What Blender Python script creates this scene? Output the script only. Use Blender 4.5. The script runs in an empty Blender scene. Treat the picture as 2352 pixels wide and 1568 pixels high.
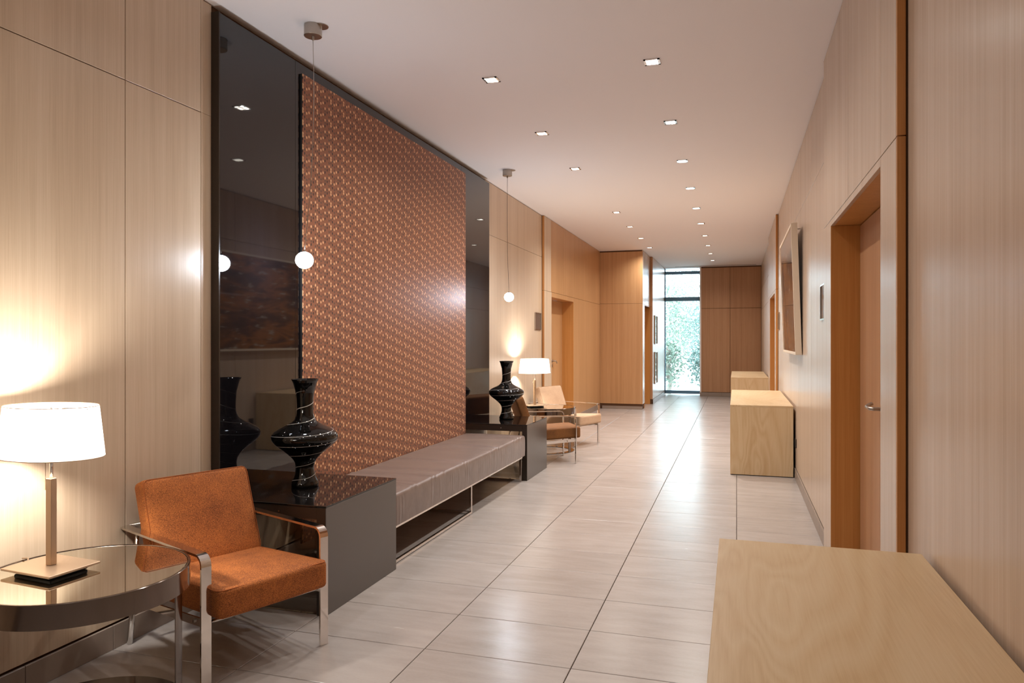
import bpy, bmesh, math, random
from mathutils import Vector, Matrix
random.seed(7)
SC = bpy.context.scene
COL = SC.collection
pi = math.pi

# ------------------------------------------------------------------ camera, world, exposure
FPX, HCAM = 1669.0, 1.4
cd = bpy.data.cameras.new('camera'); cam = bpy.data.objects.new('camera', cd); COL.objects.link(cam)
cam.location = (0, 0, HCAM)
cam.rotation_euler = (pi/2, 0, math.atan2(516, FPX))
cd.sensor_width = 36; cd.lens = 36*FPX/2352; cd.shift_y = -4/2352
cd.clip_start = .05; cd.clip_end = 300
SC.camera = cam
SC.view_settings.view_transform = 'Standard'; SC.view_settings.look = 'None'
SC.view_settings.gamma = 1; SC.view_settings.use_curve_mapping = False
SC.view_settings.exposure = 0.38
SC.cycles.use_denoising = True
SC.cycles.max_bounces = 10; SC.cycles.diffuse_bounces = 6; SC.cycles.glossy_bounces = 6
SC.cycles.transparent_max_bounces = 12
SC.cycles.sample_clamp_indirect = 6
SC.cycles.caustics_reflective = False; SC.cycles.caustics_refractive = False
DOWN_W = 15.0      # watts of one downlight
LAMP_W = 31.0      # bulb of a table lamp
BALL_L = 165.0     # radiance of a pendant ball
SKY_S = 7.5
W = bpy.data.worlds.new('daylight'); SC.world = W; W.use_nodes = True
wn = W.node_tree.nodes; wn.clear()
wo = wn.new('ShaderNodeOutputWorld'); wb = wn.new('ShaderNodeBackground')
wb.inputs[0].default_value = (.72, .87, 1, 1); wb.inputs[1].default_value = SKY_S
W.node_tree.links.new(wb.outputs[0], wo.inputs[0])

# ------------------------------------------------------------------ material helpers
class NT:
    def __init__(s, name):
        s.m = bpy.data.materials.new(name); s.m.use_nodes = True
        s.t = s.m.node_tree; s.t.nodes.clear()
        s.out = s.n('ShaderNodeOutputMaterial')
    def n(s, t, **k):
        x = s.t.nodes.new(t)
        for a, v in k.items(): setattr(x, a, v)
        return x
    def l(s, a, b): s.t.links.new(a, b)
    def pbr(s, **k):
        p = s.n('ShaderNodeBsdfPrincipled'); s.l(p.outputs[0], s.out.inputs[0]); s.p = p
        for a, v in k.items(): s.inp(p, a, v)
        return p
    def inp(s, node, a, v):
        i = node.inputs[a]
        if isinstance(v, bpy.types.NodeSocket): s.l(v, i)
        else:
            if hasattr(i.default_value, '__len__') and len(v) == 3 and i.type == 'RGBA': v = (*v, 1)
            i.default_value = v
    def pos(s, scale=(1, 1, 1), world=True, rnd=0):
        if world: o = s.n('ShaderNodeNewGeometry').outputs['Position']
        else: o = s.n('ShaderNodeTexCoord').outputs['Object']
        if rnd:
            oi = s.n('ShaderNodeObjectInfo'); mu = s.n('ShaderNodeVectorMath', operation='MULTIPLY_ADD')
            s.l(oi.outputs['Random'], mu.inputs[0]); mu.inputs[1].default_value = (rnd,)*3; s.l(o, mu.inputs[2]); o = mu.outputs[0]
        mp = s.n('ShaderNodeMapping'); mp.inputs['Scale'].default_value = scale; s.l(o, mp.inputs[0])
        return mp.outputs[0]
    def noise(s, vec, scale=1, detail=4, rough=.6, dist=0):
        x = s.n('ShaderNodeTexNoise'); s.l(vec, x.inputs['Vector'])
        x.inputs['Scale'].default_value = scale; x.inputs['Detail'].default_value = detail
        x.inputs['Roughness'].default_value = rough; x.inputs['Distortion'].default_value = dist
        return x.outputs['Fac']
    def ramp(s, f, stops):
        r = s.n('ShaderNodeValToRGB'); s.l(f, r.inputs[0]); e = r.color_ramp.elements
        while len(e) < len(stops): e.new(.5)
        for i, (p, c) in enumerate(stops):
            e[i].position = p; e[i].color = (*c, 1) if len(c) == 3 else c
        return r.outputs[0]
    def mix(s, f, a, b, mode='MIX'):
        x = s.n('ShaderNodeMix', data_type='RGBA', blend_type=mode)
        for i, v in ((0, f), (6, a), (7, b)):
            if isinstance(v, bpy.types.NodeSocket): s.l(v, x.inputs[i])
            else: x.inputs[i].default_value = v if i == 0 else (*v, 1)
        return x.outputs[2]
    def math(s, op, a, b=0.):
        x = s.n('ShaderNodeMath', operation=op)
        for i, v in ((0, a), (1, b)):
            if isinstance(v, bpy.types.NodeSocket): s.l(v, x.inputs[i])
            else: x.inputs[i].default_value = v
        return x.outputs[0]
    def bump(s, h, strength=.2, dist=.002):
        b = s.n('ShaderNodeBump'); s.l(h, b.inputs['Height']); b.inputs['Strength'].default_value = strength
        b.inputs['Distance'].default_value = dist; s.l(b.outputs[0], s.p.inputs['Normal'])

def srgb(r, g, b):
    f = lambda c: (c/255/12.92 if c/255 < .04045 else ((c/255+.055)/1.055)**2.4)
    return (f(r), f(g), f(b))

def simple(name, col, rough=.5, metal=0, **k):
    t = NT(name); t.pbr(**{'Base Color': col, 'Roughness': rough, 'Metallic': metal}, **k); return t.m

def veneer(name, dark, mid, light, rough=.34, coat=.0, band=.5, ior=1.5):
    """quarter-cut veneer, grain upright: fine streaks plus broad soft bands"""
    t = NT(name)
    fine = t.noise(t.pos((260, 260, 3.2)), 1, 3, .6)
    med = t.noise(t.pos((48, 48, .7)), 1, 3, .55)
    broad = t.noise(t.pos((11, 11, .12)), 1, 2, .5)
    f = t.math('ADD', t.math('MULTIPLY', fine, .34), t.math('MULTIPLY', med, .36))
    f = t.math('ADD', f, t.math('MULTIPLY', broad, .30+0*band))
    c = t.ramp(f, [(.34, dark), (.5, mid), (.66, light)])
    t.pbr(**{'Base Color': c, 'Roughness': rough, 'IOR': ior, 'Coat Weight': coat, 'Coat Roughness': .18})
    t.bump(fine, .10, .0006)
    return t.m

M = {}
M['pale'] = veneer('pale_veneer', srgb(184, 160, 134), srgb(198, 175, 149), srgb(208, 187, 163))
M['palew'] = veneer('whitened_veneer', srgb(182, 159, 138), srgb(196, 173, 152), srgb(206, 185, 165), rough=.27, ior=1.7)
M['orange'] = veneer('honey_veneer', srgb(176, 132, 88), srgb(190, 146, 102), srgb(201, 159, 116), rough=.32)
M['jamb'] = veneer('jamb_veneer', srgb(180, 122, 62), srgb(193, 136, 74), srgb(204, 150, 88), rough=.36)
M['red'] = veneer('amber_veneer', srgb(162, 116, 80), srgb(178, 132, 95), srgb(190, 146, 108), rough=.36)
M['edge'] = veneer('edge_veneer', srgb(168, 112, 58), srgb(182, 126, 70), srgb(194, 140, 84), rough=.4)
M['joint'] = simple('dark_joint', srgb(92, 62, 38), .8)
M['gap'] = simple('shadow_gap_brown', srgb(58, 44, 32), .7)
t = NT('white_plaster'); t.pbr(**{'Base Color': srgb(240, 236, 237), 'Roughness': .75}); t.bump(t.noise(t.pos((1, 1, 1)), 60, 3), .06, .002); M['plaster'] = t.m
# stone-look floor tile
t = NT('stone_tile')
n1 = t.noise(t.pos((1.6, 7, 7), rnd=9.0), 2.0, 6, .62, .4)
n2 = t.noise(t.pos((1, 1, 1), rnd=5.0), 1.3, 2, .5)
n3 = t.noise(t.pos((60, 160, 60)), 1, 3, .6)
f = t.math('ADD', t.math('MULTIPLY', n1, .45), t.math('ADD', t.math('MULTIPLY', n2, .40), t.math('MULTIPLY', n3, .15)))
c = t.ramp(f, [(.30, srgb(152, 143, 137)), (.5, srgb(168, 159, 153)), (.70, srgb(180, 171, 165))])
t.pbr(**{'Base Color': c, 'Roughness': t.math('ADD', t.math('MULTIPLY', n1, .08), .215), 'IOR': 1.55})
t.bump(n3, .05, .0005); M['tile'] = t.m
M['grout'] = simple('grout', srgb(92, 78, 68), .9)
M['skirt'] = simple('brown_grey_skirting_stone', srgb(146, 130, 118), .35)
M['blackglass'] = simple('black_lacquered_glass', (.006, .005, .006), .03, **{'IOR': 1.68})
M['blackglass2'] = simple('black_glass_top', (.006, .005, .005), .015, **{'IOR': 1.6})
M['browndark'] = simple('dark_brown_lacquer', srgb(36, 26, 18), .3)
t = NT('graphite_lacquer'); n = t.noise(t.pos((1, 1, 1)), 900, 2)
t.pbr(**{'Base Color': srgb(104, 100, 97), 'Roughness': .30, 'Metallic': .5}); t.bump(n, .05, .0003); M['graphite'] = t.m
t = NT('smoked_glass')
gl = t.n('ShaderNodeBsdfGlossy'); gl.inputs['Roughness'].default_value = .01; gl.inputs[0].default_value = (.9, .9, .9, 1)
tr = t.n('ShaderNodeBsdfTransparent'); tr.inputs[0].default_value = (.90, .86, .80, 1)
fr = t.n('ShaderNodeFresnel'); fr.inputs[0].default_value = 1.5
mx = t.n('ShaderNodeMixShader'); t.l(fr.outputs[0], mx.inputs[0]); t.l(tr.outputs[0], mx.inputs[1]); t.l(gl.outputs[0], mx.inputs[2]); t.l(mx.outputs[0], t.out.inputs[0]); M['smoked'] = t.m
t = NT('window_glass')
gl = t.n('ShaderNodeBsdfGlossy'); gl.inputs['Roughness'].default_value = .01
tr = t.n('ShaderNodeBsdfTransparent'); tr.inputs[0].default_value = (.93, .98, .98, 1)
fr = t.n('ShaderNodeFresnel'); fr.inputs[0].default_value = 1.45
mx = t.n('ShaderNodeMixShader'); t.l(fr.outputs[0], mx.inputs[0]); t.l(tr.outputs[0], mx.inputs[1]); t.l(gl.outputs[0], mx.inputs[2]); t.l(mx.outputs[0], t.out.inputs[0]); M['wglass'] = t.m
M['chrome'] = simple('polished_chrome', (.80, .76, .72), .09, 1)
M['chromedark'] = simple('smoked_chrome', (.19, .155, .135), .12, 1)
M['nickel'] = simple('satin_nickel', (.44, .39, .34), .30, 1)
M['bronze'] = simple('satin_champagne_metal', srgb(186, 160, 134), .34, .8)
M['mirror'] = simple('silver_mirror', (.80, .81, .76), .012, 1)
M['rubber'] = simple('black_rubber', (.015, .014, .013), .6)
M['window_frame'] = simple('blue_grey_aluminium', srgb(104, 146, 176), .5, .3)
M['whiteframe'] = simple('white_oiled_wood', srgb(222, 206, 184), .5)
M['plug'] = simple('dark_plate', srgb(60, 50, 42), .5)

def velvet(name, dark, light, sheen=.6):
    t = NT(name)
    n = t.noise(t.pos((190, 190, 330), world=False), 1, 5, .75); b = t.noise(t.pos((7, 7, 7), world=False), 1, 3, .6)
    f = t.math('ADD', t.math('MULTIPLY', n, .80), t.math('MULTIPLY', b, .20))
    c = t.ramp(f, [(.40, dark), (.60, light)])
    t.pbr(**{'Base Color': c, 'Roughness': .85, 'Sheen Weight': sheen, 'Sheen Roughness': .35, 'Sheen Tint': (*light, 1)})
    t.bump(n, .35, .002); return t.m
M['rust'] = velvet('rust_chenille', srgb(104, 52, 14), srgb(190, 110, 46), .3)
M['brownv'] = velvet('brown_chenille', srgb(88, 52, 18), srgb(142, 90, 40), .2)
M['beigev'] = velvet('beige_chenille', srgb(172, 140, 112), srgb(204, 172, 142), .2)
M['rustpipe'] = simple('rust_piping', srgb(160, 84, 30), .8)
M['brownpipe'] = simple('brown_piping', srgb(150, 92, 44), .8)
M['beigepipe'] = simple('beige_piping', srgb(184, 150, 120), .8)
# satin of the bench
t = NT('taupe_satin')
w1 = t.noise(t.pos((1.2, 9, 9), world=False), 1, 2, .5, .3); w2 = t.noise(t.pos((300, 300, 14), world=False), 1, 2, .5)
c = t.ramp(w1, [(.3, srgb(106, 88, 80)), (.7, srgb(120, 101, 92))])
t.pbr(**{'Base Color': c, 'Roughness': .38, 'Sheen Weight': .3, 'Sheen Roughness': .3, 'IOR': 1.6})
h = t.math('ADD', t.math('MULTIPLY', w1, .8), t.math('MULTIPLY', w2, .03)); t.bump(h, .25, .012); M['satin'] = t.m
# birch plywood
def birch(name, horiz):
    t = NT(name)
    sc = (1.5, .35, 1.5) if horiz else (1.8, 1.8, .45)
    o = t.n('ShaderNodeTexCoord').outputs['Object']; mp = t.n('ShaderNodeMapping'); mp.inputs['Scale'].default_value = sc
    t.l(o, mp.inputs[0])
    n = t.noise(mp.outputs[0], 1.4, 2, .5, .8)
    w = t.math('FRACT', t.math('MULTIPLY', n, 15.))
    w = t.math('ABSOLUTE', t.math('SUBTRACT', w, .5))
    fine = t.noise(t.pos((150, 5, 150) if horiz else (150, 150, 5), world=False), 1, 3, .6)
    f = t.math('ADD', t.math('MULTIPLY', w, .30), t.math('ADD', t.math('MULTIPLY', fine, .35), t.math('MULTIPLY', n, .45)))
    c = t.ramp(f, [(.30, srgb(190, 158, 116)), (.48, srgb(203, 176, 137)), (.68, srgb(211, 188, 153))])
    t.pbr(**{'Base Color': c, 'Roughness': .34, 'IOR': 1.5}); return t.m
M['birch_top'] = birch('birch_top_veneer', True); M['birch_side'] = birch('birch_side_veneer', False)
# lamp shade fabric and glowing things
t = NT('white_lamp_shade')
df = t.n('ShaderNodeBsdfDiffuse'); df.inputs[0].default_value = (.86, .85, .82, 1)
tl = t.n('ShaderNodeBsdfTranslucent'); tl.inputs[0].default_value = (.62, .61, .59, 1)
mx = t.n('ShaderNodeMixShader'); mx.inputs[0].default_value = .55; t.l(df.outputs[0], mx.inputs[1]); t.l(tl.outputs[0], mx.inputs[2])
em = t.n('ShaderNodeEmission'); em.inputs[0].default_value = (1, .97, .92, 1); em.inputs[1].default_value = .10
ad = t.n('ShaderNodeAddShader'); t.l(mx.outputs[0], ad.inputs[0]); t.l(em.outputs[0], ad.inputs[1]); t.l(ad.outputs[0], t.out.inputs[0]); M['shade'] = t.m
def emit(name, col, s):
    t = NT(name); e = t.n('ShaderNodeEmission'); e.inputs[0].default_value = (*col, 1); e.inputs[1].default_value = s
    t.l(e.outputs[0], t.out.inputs[0]); return t.m
M['bulb'] = emit('bulb_glow', (1, .9, .75), 12)
M['diff'] = emit('downlight_diffuser', (.95, 1, .96), 5)
t = NT('crackled_glass_ball')
v = t.n('ShaderNodeTexVoronoi', feature='DISTANCE_TO_EDGE'); t.l(t.pos((1, 1, 1), world=False), v.inputs['Vector']); v.inputs['Scale'].default_value = 90
st = t.ramp(v.outputs['Distance'], [(.02, (.003, .003, .003)), (.09, (1, 1, 1))])
e = t.n('ShaderNodeEmission'); e.inputs[0].default_value = (.80, .88, 1, 1)
t.l(t.math('MULTIPLY', st, BALL_L), e.inputs[1]); t.l(e.outputs[0], t.out.inputs[0]); M['ball'] = t.m
M['vase'] = simple('black_glass_vase', (.003, .0028, .0026), .025, **{'IOR': 1.5})
M['thread'] = simple('white_glass_thread', (.62, .60, .57), .15)

# patterned wall-hanging cloth: dots in a half-drop repeat
def hanging():
    t = NT('copper_dotted_fabric')
    g = t.n('ShaderNodeNewGeometry'); sp = t.n('ShaderNodeSeparateXYZ'); t.l(g.outputs['Position'], sp.inputs[0])
    U, V = .167, .0775
    u = t.math('DIVIDE', sp.outputs[1], U); col = t.math('FLOOR', u)
    v = t.math('ADD', t.math('DIVIDE', sp.outputs[2], V), t.math('MULTIPLY', col, .5))
    cb = t.n('ShaderNodeCombineXYZ'); t.l(t.math('FRACT', u), cb.inputs[0]); t.l(v, cb.inputs[1])
    kinds = {'cream': [(30, 0), (30, -100), (150, -100), (225, -35), (295, -210), (435, -150)],
             'dark': [(85, -265), (295, 10), (365, 125), (365, -330)],
             'thin': [(30, -210), (155, 0), (225, -260), (435, -265)],
             'grey': [(85, -130), (155, 125), (295, 125), (365, -200), (435, -20)]}
    R = {'cream': (.0080, .0088), 'dark': (.0064, .0096), 'thin': (.0038, .0088), 'grey': (.0074, .0076)}
    masks = {}
    for k, L in kinds.items():
        if k == 'dark': L = L[:3]
        acc = None
        for (px, pz) in L:
            u0, v0 = px/470., pz/445.; rx, rz = R[k]
            a = t.n('ShaderNodeVectorMath', operation='ADD'); t.l(cb.outputs[0], a.inputs[0]); a.inputs[1].default_value = (.5-u0, .5-v0, 0)
            b = t.n('ShaderNodeVectorMath', operation='FRACTION'); t.l(a.outputs[0], b.inputs[0])
            c = t.n('ShaderNodeVectorMath', operation='MULTIPLY_ADD'); t.l(b.outputs[0], c.inputs[0])
            sx, sz = U/rx, V/rz; c.inputs[1].default_value = (sx, sz, 0); c.inputs[2].default_value = (-.5*sx, -.5*sz, 0)
            ln = t.n('ShaderNodeVectorMath', operation='LENGTH'); t.l(c.outputs[0], ln.inputs[0])
            o = ln.outputs['Value']; acc = o if acc is None else t.math('MINIMUM', acc, o)
        masks[k] = t.math('LESS_THAN', acc, 1.0)
    n = t.noise(t.pos((1, 200, 200)), 1, 2)
    base = t.ramp(n, [(.3, srgb(130, 78, 50)), (.7, srgb(152, 95, 64))])
    c = t.mix(masks['grey'], base, srgb(92, 68, 54)); c = t.mix(masks['dark'], c, srgb(48, 26, 20))
    c = t.mix(masks['thin'], c, srgb(64, 34, 24)); c = t.mix(masks['cream'], c, srgb(224, 174, 128))
    t.pbr(**{'Base Color': c, 'Roughness': .52, 'Sheen Weight': .1, 'Sheen Roughness': .4}); t.bump(n, .15, .001)
    return t.m
M['hanging'] = hanging()
# abstract canvas under glass
t = NT('ochre_abstract_print')
a1 = t.noise(t.pos((1, 1.2, 5), world=False), 1.1, 5, .6, .5); a2 = t.noise(t.pos((1, 3, 14), world=False), 1.4, 3, .6)
c = t.ramp(a1, [(.30, srgb(40, 22, 10)), (.45, srgb(92, 54, 18)), (.58, srgb(160, 98, 24)), (.70, srgb(70, 40, 20))])
c = t.mix(t.ramp(a2, [(.60, (0, 0, 0)), (.68, (1, 1, 1))]), c, srgb(168, 160, 150))
t.pbr(**{'Base Color': c, 'Roughness': .6, 'Coat Weight': 1, 'Coat Roughness': .02, 'Coat IOR': 1.6}); M['art'] = t.m
M['signface'] = simple('mirror_polished_sign', (.62, .62, .62), .03, .9)
M['leaf'] = simple('hazed_pale_foliage', srgb(118, 134, 118), .8)  # leaf colours lightened and greyed, bright outdoor haze put into them
M['leaf2'] = simple('hazed_blue_green_foliage', srgb(104, 124, 116), .8)  # same haze in the colour, bluer
M['bark'] = simple('grey_bark', srgb(150, 140, 130), .9)
M['bounce_ground'] = simple('pale_bounce_ground', srgb(222, 222, 218), .9)  # ground whitened to bounce daylight up to the hall ceiling
M['render_wall'] = simple('white_render', srgb(200, 202, 204), .8)
M['house_glass'] = simple('house_window', srgb(90, 110, 130), .2)

# ------------------------------------------------------------------ mesh helpers
def box(bm, x0, x1, y0, y1, z0, z1):
    vs = [bm.verts.new((x, y, z)) for x in (x0, x1) for y in (y0, y1) for z in (z0, z1)]
    F = [(0, 1, 3, 2), (4, 6, 7, 5), (0, 4, 5, 1), (2, 3, 7, 6), (0, 2, 6, 4), (1, 5, 7, 3)]
    return [bm.faces.new([vs[i] for i in f]) for f in F]
def bev(bm, w, seg=1):
    bmesh.ops.bevel(bm, geom=bm.edges[:], offset=w, segments=seg, profile=.5, affect='EDGES', clamp_overlap=True)
def obj(name, bm, mat, parent=None, smooth=False, loc=None, rz=0):
    me = bpy.data.meshes.new(name); bmesh.ops.recalc_face_normals(bm, faces=bm.faces[:]); bm.to_mesh(me); bm.free()
    me.materials.append(M[mat] if isinstance(mat, str) else mat)
    if smooth:
        for p in me.polygons: p.use_smooth = True
    o = bpy.data.objects.new(name, me); COL.objects.link(o)
    if parent: o.parent = parent
    if loc: o.location = loc
    o.rotation_euler.z = rz
    return o
def bobj(name, dims, mat, parent=None, bevel=0, **k):
    bm = bmesh.new(); box(bm, *dims)
    if bevel: bev(bm, bevel)
    return obj(name, bm, mat, parent, **k)
def thing(name, label, cat, loc=(0, 0, 0), rz=0, group=None):
    o = bpy.data.objects.new(name, None); COL.objects.link(o); o.location = loc; o.rotation_euler.z = rz
    o.empty_display_size = .1
    o['label'] = label; o['category'] = cat
    if group: o['group'] = group
    return o
def tag(o, label, cat, group=None):
    o['label'] = label; o['category'] = cat
    if group: o['group'] = group
    return o
def struct(o, label=None, cat=None):
    o['kind'] = 'structure'
    if label: o['label'] = label
    if cat: o['category'] = cat
    return o
def lathe(bm, prof, seg=48, sx=1., sy=1., cap=True):
    rings = []
    for r, z in prof:
        rings.append([bm.verts.new((r*sx*math.cos(2*pi*i/seg), r*sy*math.sin(2*pi*i/seg), z)) for i in range(seg)])
    for a, b in zip(rings, rings[1:]):
        for i in range(seg):
            j = (i+1) % seg; bm.faces.new((a[i], a[j], b[j], b[i]))
    if cap:
        bm.faces.new(rings[0]); bm.faces.new(rings[-1])
    return rings
def sweep(bm, pts, sec, closed=False, up=None):
    """sweep a 2D section (list of (a,b)) along pts; a along side vector, b along normal"""
    pts = [Vector(p) for p in pts]; n = len(pts); rings = []
    ref = Vector(up) if up else None
    for i, p in enumerate(pts):
        if closed: tn = pts[(i+1) % n]-pts[i-1]
        else: tn = pts[min(i+1, n-1)]-pts[max(i-1, 0)]
        tn.normalize()
        r = ref if ref else (Vector((0, 0, 1)) if abs(tn.z) < .9 else Vector((1, 0, 0)))
        s = (r - tn*r.dot(tn)).normalized(); q = tn.cross(s)
        rings.append([bm.verts.new(p+s*a+q*b) for a, b in sec])
    m = len(sec)
    for k in range(n if closed else n-1):
        A, B = rings[k], rings[(k+1) % n]
        for i in range(m):
            j = (i+1) % m; bm.faces.new((A[i], A[j], B[j], B[i]))
    if not closed:
        bm.faces.new(rings[0]); bm.faces.new(rings[-1])
def circ(r, n=8): return [(r*math.cos(2*pi*i/n), r*math.sin(2*pi*i/n)) for i in range(n)]
def rect(a, b): return [(-a/2, -b/2), (a/2, -b/2), (a/2, b/2), (-a/2, b/2)]
def tube(bm, pts, r, n=8, closed=False): sweep(bm, pts, circ(r, n), closed)
def smooth_angle(o, ang=35):
    me = o.data
    for p in me.polygons: p.use_smooth = True
    bm = bmesh.new(); bm.from_mesh(me)
    for e in bm.edges:
        if len(e.link_faces) == 2 and e.calc_face_angle(0) > math.radians(ang): e.smooth = False
    bm.to_mesh(me); bm.free()

# ------------------------------------------------------------------ key dimensions
XL, XR, CZ = -2.70, .571, 3.2046
Y0, YF, YB = -5.0, 18.6, 14.7
TP, T0 = .4256, 3.031         # tile pitch along the hall
XS = [-2.704, -2.028, -1.352, -.676, 0, XR]

# ------------------------------------------------------------------ floor
fl = bobj('floor', (XL-.2, XR+.2, Y0, 19.2, -.12, -.012), 'grout')
struct(fl, 'pale grey stone tiled hall floor', 'floor')
tilecache = {}
for k in range(-19, 38):
    for c in range(5):
        x0, x1 = XS[c], XS[c+1]; w = x1-x0-.004
        key = round(w, 3)
        if key not in tilecache:
            bm = bmesh.new(); box(bm, -w/2, w/2, -TP/2+.002, TP/2-.002, -.012, 0)
            bmesh.ops.bevel(bm, geom=[e for e in bm.edges if all(v.co.z > -.001 for v in e.verts)], offset=.0016, segments=1, affect='EDGES')
            o = obj('tile', bm, 'tile', fl); tilecache[key] = o.data
        else:
            o = bpy.data.objects.new('tile', tilecache[key]); COL.objects.link(o); o.parent = fl
        o.location = ((x0+x1)/2, T0+TP*(k+.5), 0)

# ------------------------------------------------------------------ ceiling with cut-outs for the downlights
LX = (-1.6265, -.5245); LYR = [4.775+1.372*k for k in range(-6, 10)]
LYL = [y for i, y in enumerate(LYR)]
lights = []
for k in range(-6, 10):
    y = 4.775+1.3725*k
    lights.append((LX[1], y, k))
    if k not in (3,) and k <= 7: lights.append((LX[0], y, k))
h = .046
bm = bmesh.new()
def ceil_strip(x0, x1, holes):
    ys = [Y0]
    for y in sorted(holes): ys += [y-h, y+h]
    ys.append(19.2)
    for i in range(0, len(ys), 2):
        vs = [bm.verts.new(p) for p in ((x0, ys[i], CZ), (x1, ys[i], CZ), (x1, ys[i+1], CZ), (x0, ys[i+1], CZ))]
        bm.faces.new(vs)
ceil_strip(XL-.2, LX[0]-h, []); ceil_strip(LX[0]-h, LX[0]+h, [y for x, y, k in lights if x == LX[0]])
ceil_strip(LX[0]+h, LX[1]-h, []); ceil_strip(LX[1]-h, LX[1]+h, [y for x, y, k in lights if x == LX[1]])
ceil_strip(LX[1]+h, XR+.25, [])
box(bm, XL-.2, XR+.25, Y0, 19.2, CZ+.10, CZ+.25)
struct(obj('ceiling', bm, 'plaster'), 'smooth white plaster ceiling', 'ceiling')

ordn = ['nearest', 'second', 'third', 'fourth', 'fifth', 'sixth', 'seventh', 'eighth', 'ninth', 'farthest']
def downlight(x, y, k):
    side = 'right' if x > -1 else 'left'
    if k >= 0:
        kk = k
        if side == 'left' and k > 3: kk = k-1
        last = 9 if side == 'right' else 6
        nm = 'farthest' if kk == last else ordn[kk]
        lab = f'square recessed downlight in the ceiling, {nm} one of the {side}-hand row'
        grp = 'recessed square ceiling downlights'
    else:  # unseen downlights carry the rows on, added as fill for the near hall
        lab = f'unseen square recessed fill downlight above the near end of the hall, {ordn[-k-1] if k > -6 else "sixth"} behind the {side}-hand row'
        grp = 'recessed square ceiling downlights'
    t = thing('downlight', lab, 'ceiling light', (x, y, CZ), 0, grp)
    bm = bmesh.new(); a, b = h-.0005, .0025   # housing walls and a thin steel lip
    for s in (-1, 1):
        box(bm, min(s*a, s*(a-b)), max(s*a, s*(a-b)), -a, a, -.004, .05)
        box(bm, -a, a, min(s*a, s*(a-b)), max(s*a, s*(a-b)), -.004, .05)
        box(bm, min(s*(a-.008), s*(a+.006)), max(s*(a-.008), s*(a+.006)), -a-.006, a+.006, -.005, -.0005)
        box(bm, -a-.006, a+.006, min(s*(a-.008), s*(a+.006)), max(s*(a-.008), s*(a+.006)), -.005, -.0005)
    obj('frame', bm, 'chrome', t)
    bobj('diffuser', (-a, a, -a, a, .022, .03), 'diff', t)
    ld = bpy.data.lights.new('downlight_lamp', 'AREA'); ld.shape = 'SQUARE'; ld.size = .06; ld.energy = DOWN_W*(.22 if k < -1 else .42 if k < 0 else 1.9 if (k in (3, 4) and side == 'right') or (k == 4) else .9)
    ld.color = (1, .955, .90); ld.spread = math.radians(150)
    lo = bpy.data.objects.new('downlight_lamp', ld); COL.objects.link(lo); lo.parent = t; lo.location = (0, 0, .018)
for L in lights: downlight(*L)

# ------------------------------------------------------------------ walls
def panels(parent, axis, plane, cuts, zcuts, mat, thick=.014, gap=.004, face=1, z_top=None):
    """panels on plane x=const ('x') or y=const ('y'); cuts along the other axis"""
    for a, b in zip(cuts, cuts[1:]):
        for z0, z1 in zip(zcuts, zcuts[1:]):
            g = gap/2; p0, p1 = sorted((plane, plane-face*thick))
            d = (p0, p1, a+g, b-g, z0+g, z1-g) if axis == 'x' else (a+g, b-g, p0, p1, z0+g, z1-g)
            bobj('panel', d, mat, parent, bevel=.0012)
ZT = CZ-.006
# left wall
wl = struct(bobj('wall_left', (XL-.18, XL-.014, Y0, 10.2, 0, CZ), 'joint'), 'pale veneer clad left wall', 'wall')
panels(wl, 'x', XL, [-5, -3.618, -2.358, -1.098, .162, 1.422, 2.682, 3.179], [.115, 2.6, ZT], 'pale')
panels(wl, 'x', XL, [3.179, 3.258], [.115, 2.6, ZT], 'pale', gap=.001)
panels(wl, 'x', XL, [3.258, 4.4, 5.6, 6.8, 7.715], [.115, .50], 'pale')
panels(wl, 'x', XL, [7.715, 8.98, 10.195], [.115, 2.6, ZT], 'pale')
# right wall
bm = bmesh.new()
for a_, b_ in ((Y0, 2.832), (5.09, 11.097), (13.645, 18.9)): box(bm, XR+.014, XR+.30, a_, b_, 0, CZ)
for a_, b_ in ((2.832, 5.09), (11.097, 13.645)): box(bm, XR+.26, XR+.30, a_, b_, 0, CZ)
wr = struct(obj('wall_right', bm, 'joint'), 'pale veneer clad right wall', 'wall')
panels(wr, 'x', XR, [-5, -2.4, .2, 2.83], [.105, ZT], 'palew', face=-1)
panels(wr, 'x', XR, [5.09, 6.27, 7.5, 8.73, 9.96, 11.095], [.105, 2.615, ZT], 'palew', face=-1)
panels(wr, 'x', XR, [13.66, 15.2, 16.9, 18.58], [.105, 2.12, 2.615, ZT], 'palew', face=-1)
# far walls
wf = struct(bobj('wall_far', (-.875, XR+.2, YF+.014, YF+.3, 0, CZ), 'joint'), 'amber veneer wall at the far end beside the tall window', 'wall')
panels(wf, 'y', YF, [-.872, -.153, .571], [.105, 2.175, ZT-.02], 'red', face=-1, gap=.008)
we = struct(bobj('wall_far_left', (XL-.2, -1.814, YB+.014, YB+.3, 0, CZ), 'joint'), 'amber veneer wall facing the hall behind the beige chair', 'wall')
panels(we, 'y', YB, [XL+.02, -1.80], [.105, 2.13, ZT-.02], 'orange', face=-1)
wn_ = struct(bobj('wall_niche', (-2.3, -1.814, 15.0, 16.0, 2.1, CZ), 'joint'), 'short veneer return wall before the window', 'wall')
panels(wn_, 'x', -1.80, [14.7, 15.0], [.105, 2.12, ZT], 'palew')
panels(wn_, 'x', -1.80, [15.0, 16.0], [2.12, ZT], 'palew')
bobj('backing', (-2.3, -1.814, 14.99, 15.0, 0, 2.12), 'joint', wn_)
ww = struct(bobj('wall_window_side', (-2.5, -1.76, 16.014, 19.2, 0, CZ), 'joint'), 'pale veneer wall leading to the tall window', 'wall')
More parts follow.
